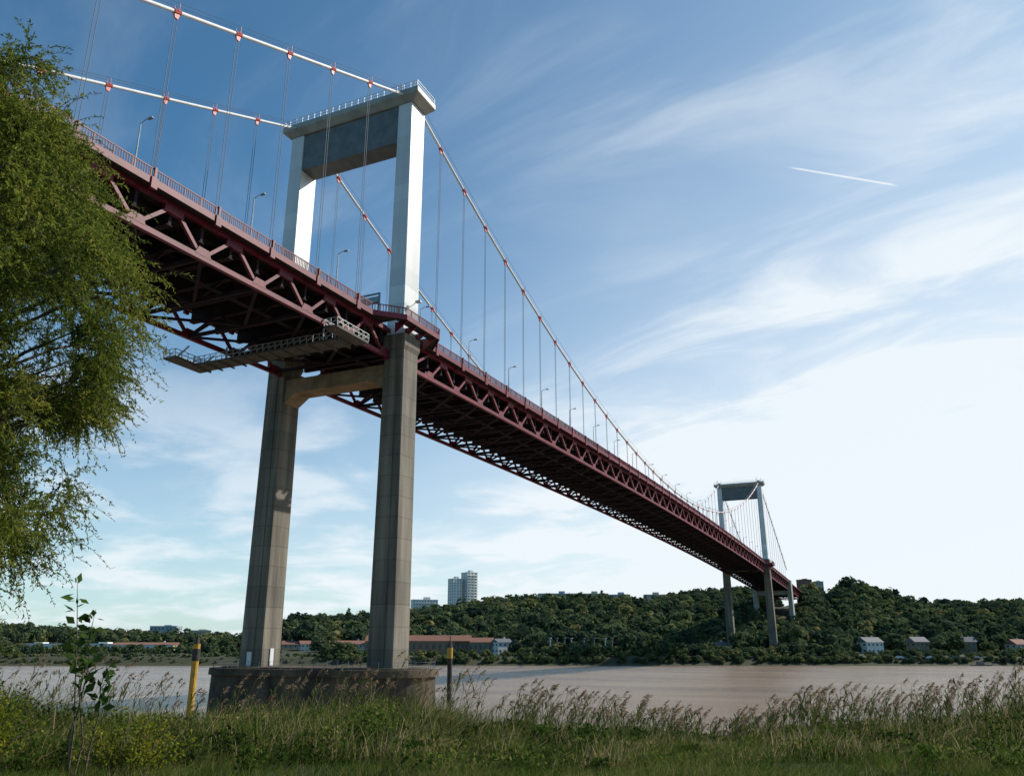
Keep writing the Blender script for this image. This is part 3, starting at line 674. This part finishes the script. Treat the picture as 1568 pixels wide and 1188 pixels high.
def wv(r,f,z): return (r*sy_+f*cy_,-r*cy_+f*sy_,z)
a_r=vdot(dirv,wv(1,0,0)); a_f=vdot(dirv,wv(0,1,0)); a_z=vdot(dirv,(0,0,1))
den=mth('ADD',mth('MAXIMUM',a_z,0.0),.18)
pr=mth('DIVIDE',a_r,den); pf=mth('DIVIDE',a_f,den)
def noise(sx,sf,rot,scale,detail,rough,dist,off=0):
    c,s=math.cos(rot),math.sin(rot)
    u=mth('ADD',mth('MULTIPLY',pr,c*sx),mth('MULTIPLY',pf,s*sx)); v=mth('ADD',mth('MULTIPLY',pr,-s*sf),mth('MULTIPLY',pf,c*sf))
    cb=N.new('ShaderNodeCombineXYZ'); Lk.new(u,cb.inputs[0]); Lk.new(v,cb.inputs[1]); cb.inputs[2].default_value=off
    n=N.new('ShaderNodeTexNoise'); n.inputs['Scale'].default_value=scale; n.inputs['Detail'].default_value=detail; n.inputs['Roughness'].default_value=rough; n.inputs['Distortion'].default_value=dist
    Lk.new(cb.outputs[0],n.inputs['Vector']); return n.outputs['Fac']
nA=noise(.7,1.7,math.radians(-38),2.4,8,.58,.7,1.7)
nB=noise(1,1,0,.9,2,.5,.3,4.2)
nC=noise(1,1.1,0,2.0,6,.55,.3,5.5)
wisp=mth('MULTIPLY',mrange(nA,.40,.80),mrange(nB,.30,.62))
side_=mrange(a_r,-.40,.70); low=mrange(a_z,.85,.05)
veil=mth('MULTIPLY',mth('MULTIPLY',side_,mth('ADD',mth('MULTIPLY',low,.88),.17)),mth('ADD',mth('MULTIPLY',nA,.45),.68))
hz=mth('POWER',mrange(a_z,.50,.0),1.4)
f1=mth('MULTIPLY',mth('MULTIPLY',wisp,.5),mth('ADD',side_,.28))
lowc=mth('MULTIPLY',mth('MULTIPLY',mrange(nC,.42,.64),mrange(a_z,.36,.2)),.42)
n_=wv(-.158,.577,-.801); m_=wv(.368,.788,.495)
trail=mth('MULTIPLY',mth('MULTIPLY',mrange(mth('ABSOLUTE',vdot(dirv,n_)),.0015,.0002),mrange(vdot(dirv,m_),.9988,.9997)),.5)
tot=mth('ADD',mth('ADD',f1,veil),mth('ADD',lowc,mth('MULTIPLY',hz,.45)))
tot=mth('MULTIPLY',tot,mrange(a_f,-.4,.3,.05,1.))
tot=mth('MINIMUM',mth('ADD',tot,trail),.96)
tint=N.new('ShaderNodeMix'); tint.data_type='RGBA'; tint.blend_type='MULTIPLY'; tint.inputs['Factor'].default_value=1; Lk.new(sk.outputs[0],tint.inputs['A']); tint.inputs['B'].default_value=(.70,1.26,1.46,1)
mx=N.new('ShaderNodeMix'); mx.data_type='RGBA'; Lk.new(tot,mx.inputs['Factor']); Lk.new(tint.outputs['Result'],mx.inputs['A']); mx.inputs['B'].default_value=(9.8,10.5,11.0,1)
Lk.new(mx.outputs['Result'],bg.inputs['Color']); Lk.new(bg.outputs[0],out.inputs['Surface'])
cd=bpy.data.cameras.new('camera'); cd.sensor_width=36; cd.lens=1238.2/1568*36; cd.clip_end=30000; cd.clip_start=.1
co=link(bpy.data.objects.new('camera',cd)); co.location=(CX,CY,EYE); co.rotation_euler=(math.pi/2+PITCH,0,YAW-math.pi/2); sc.camera=co
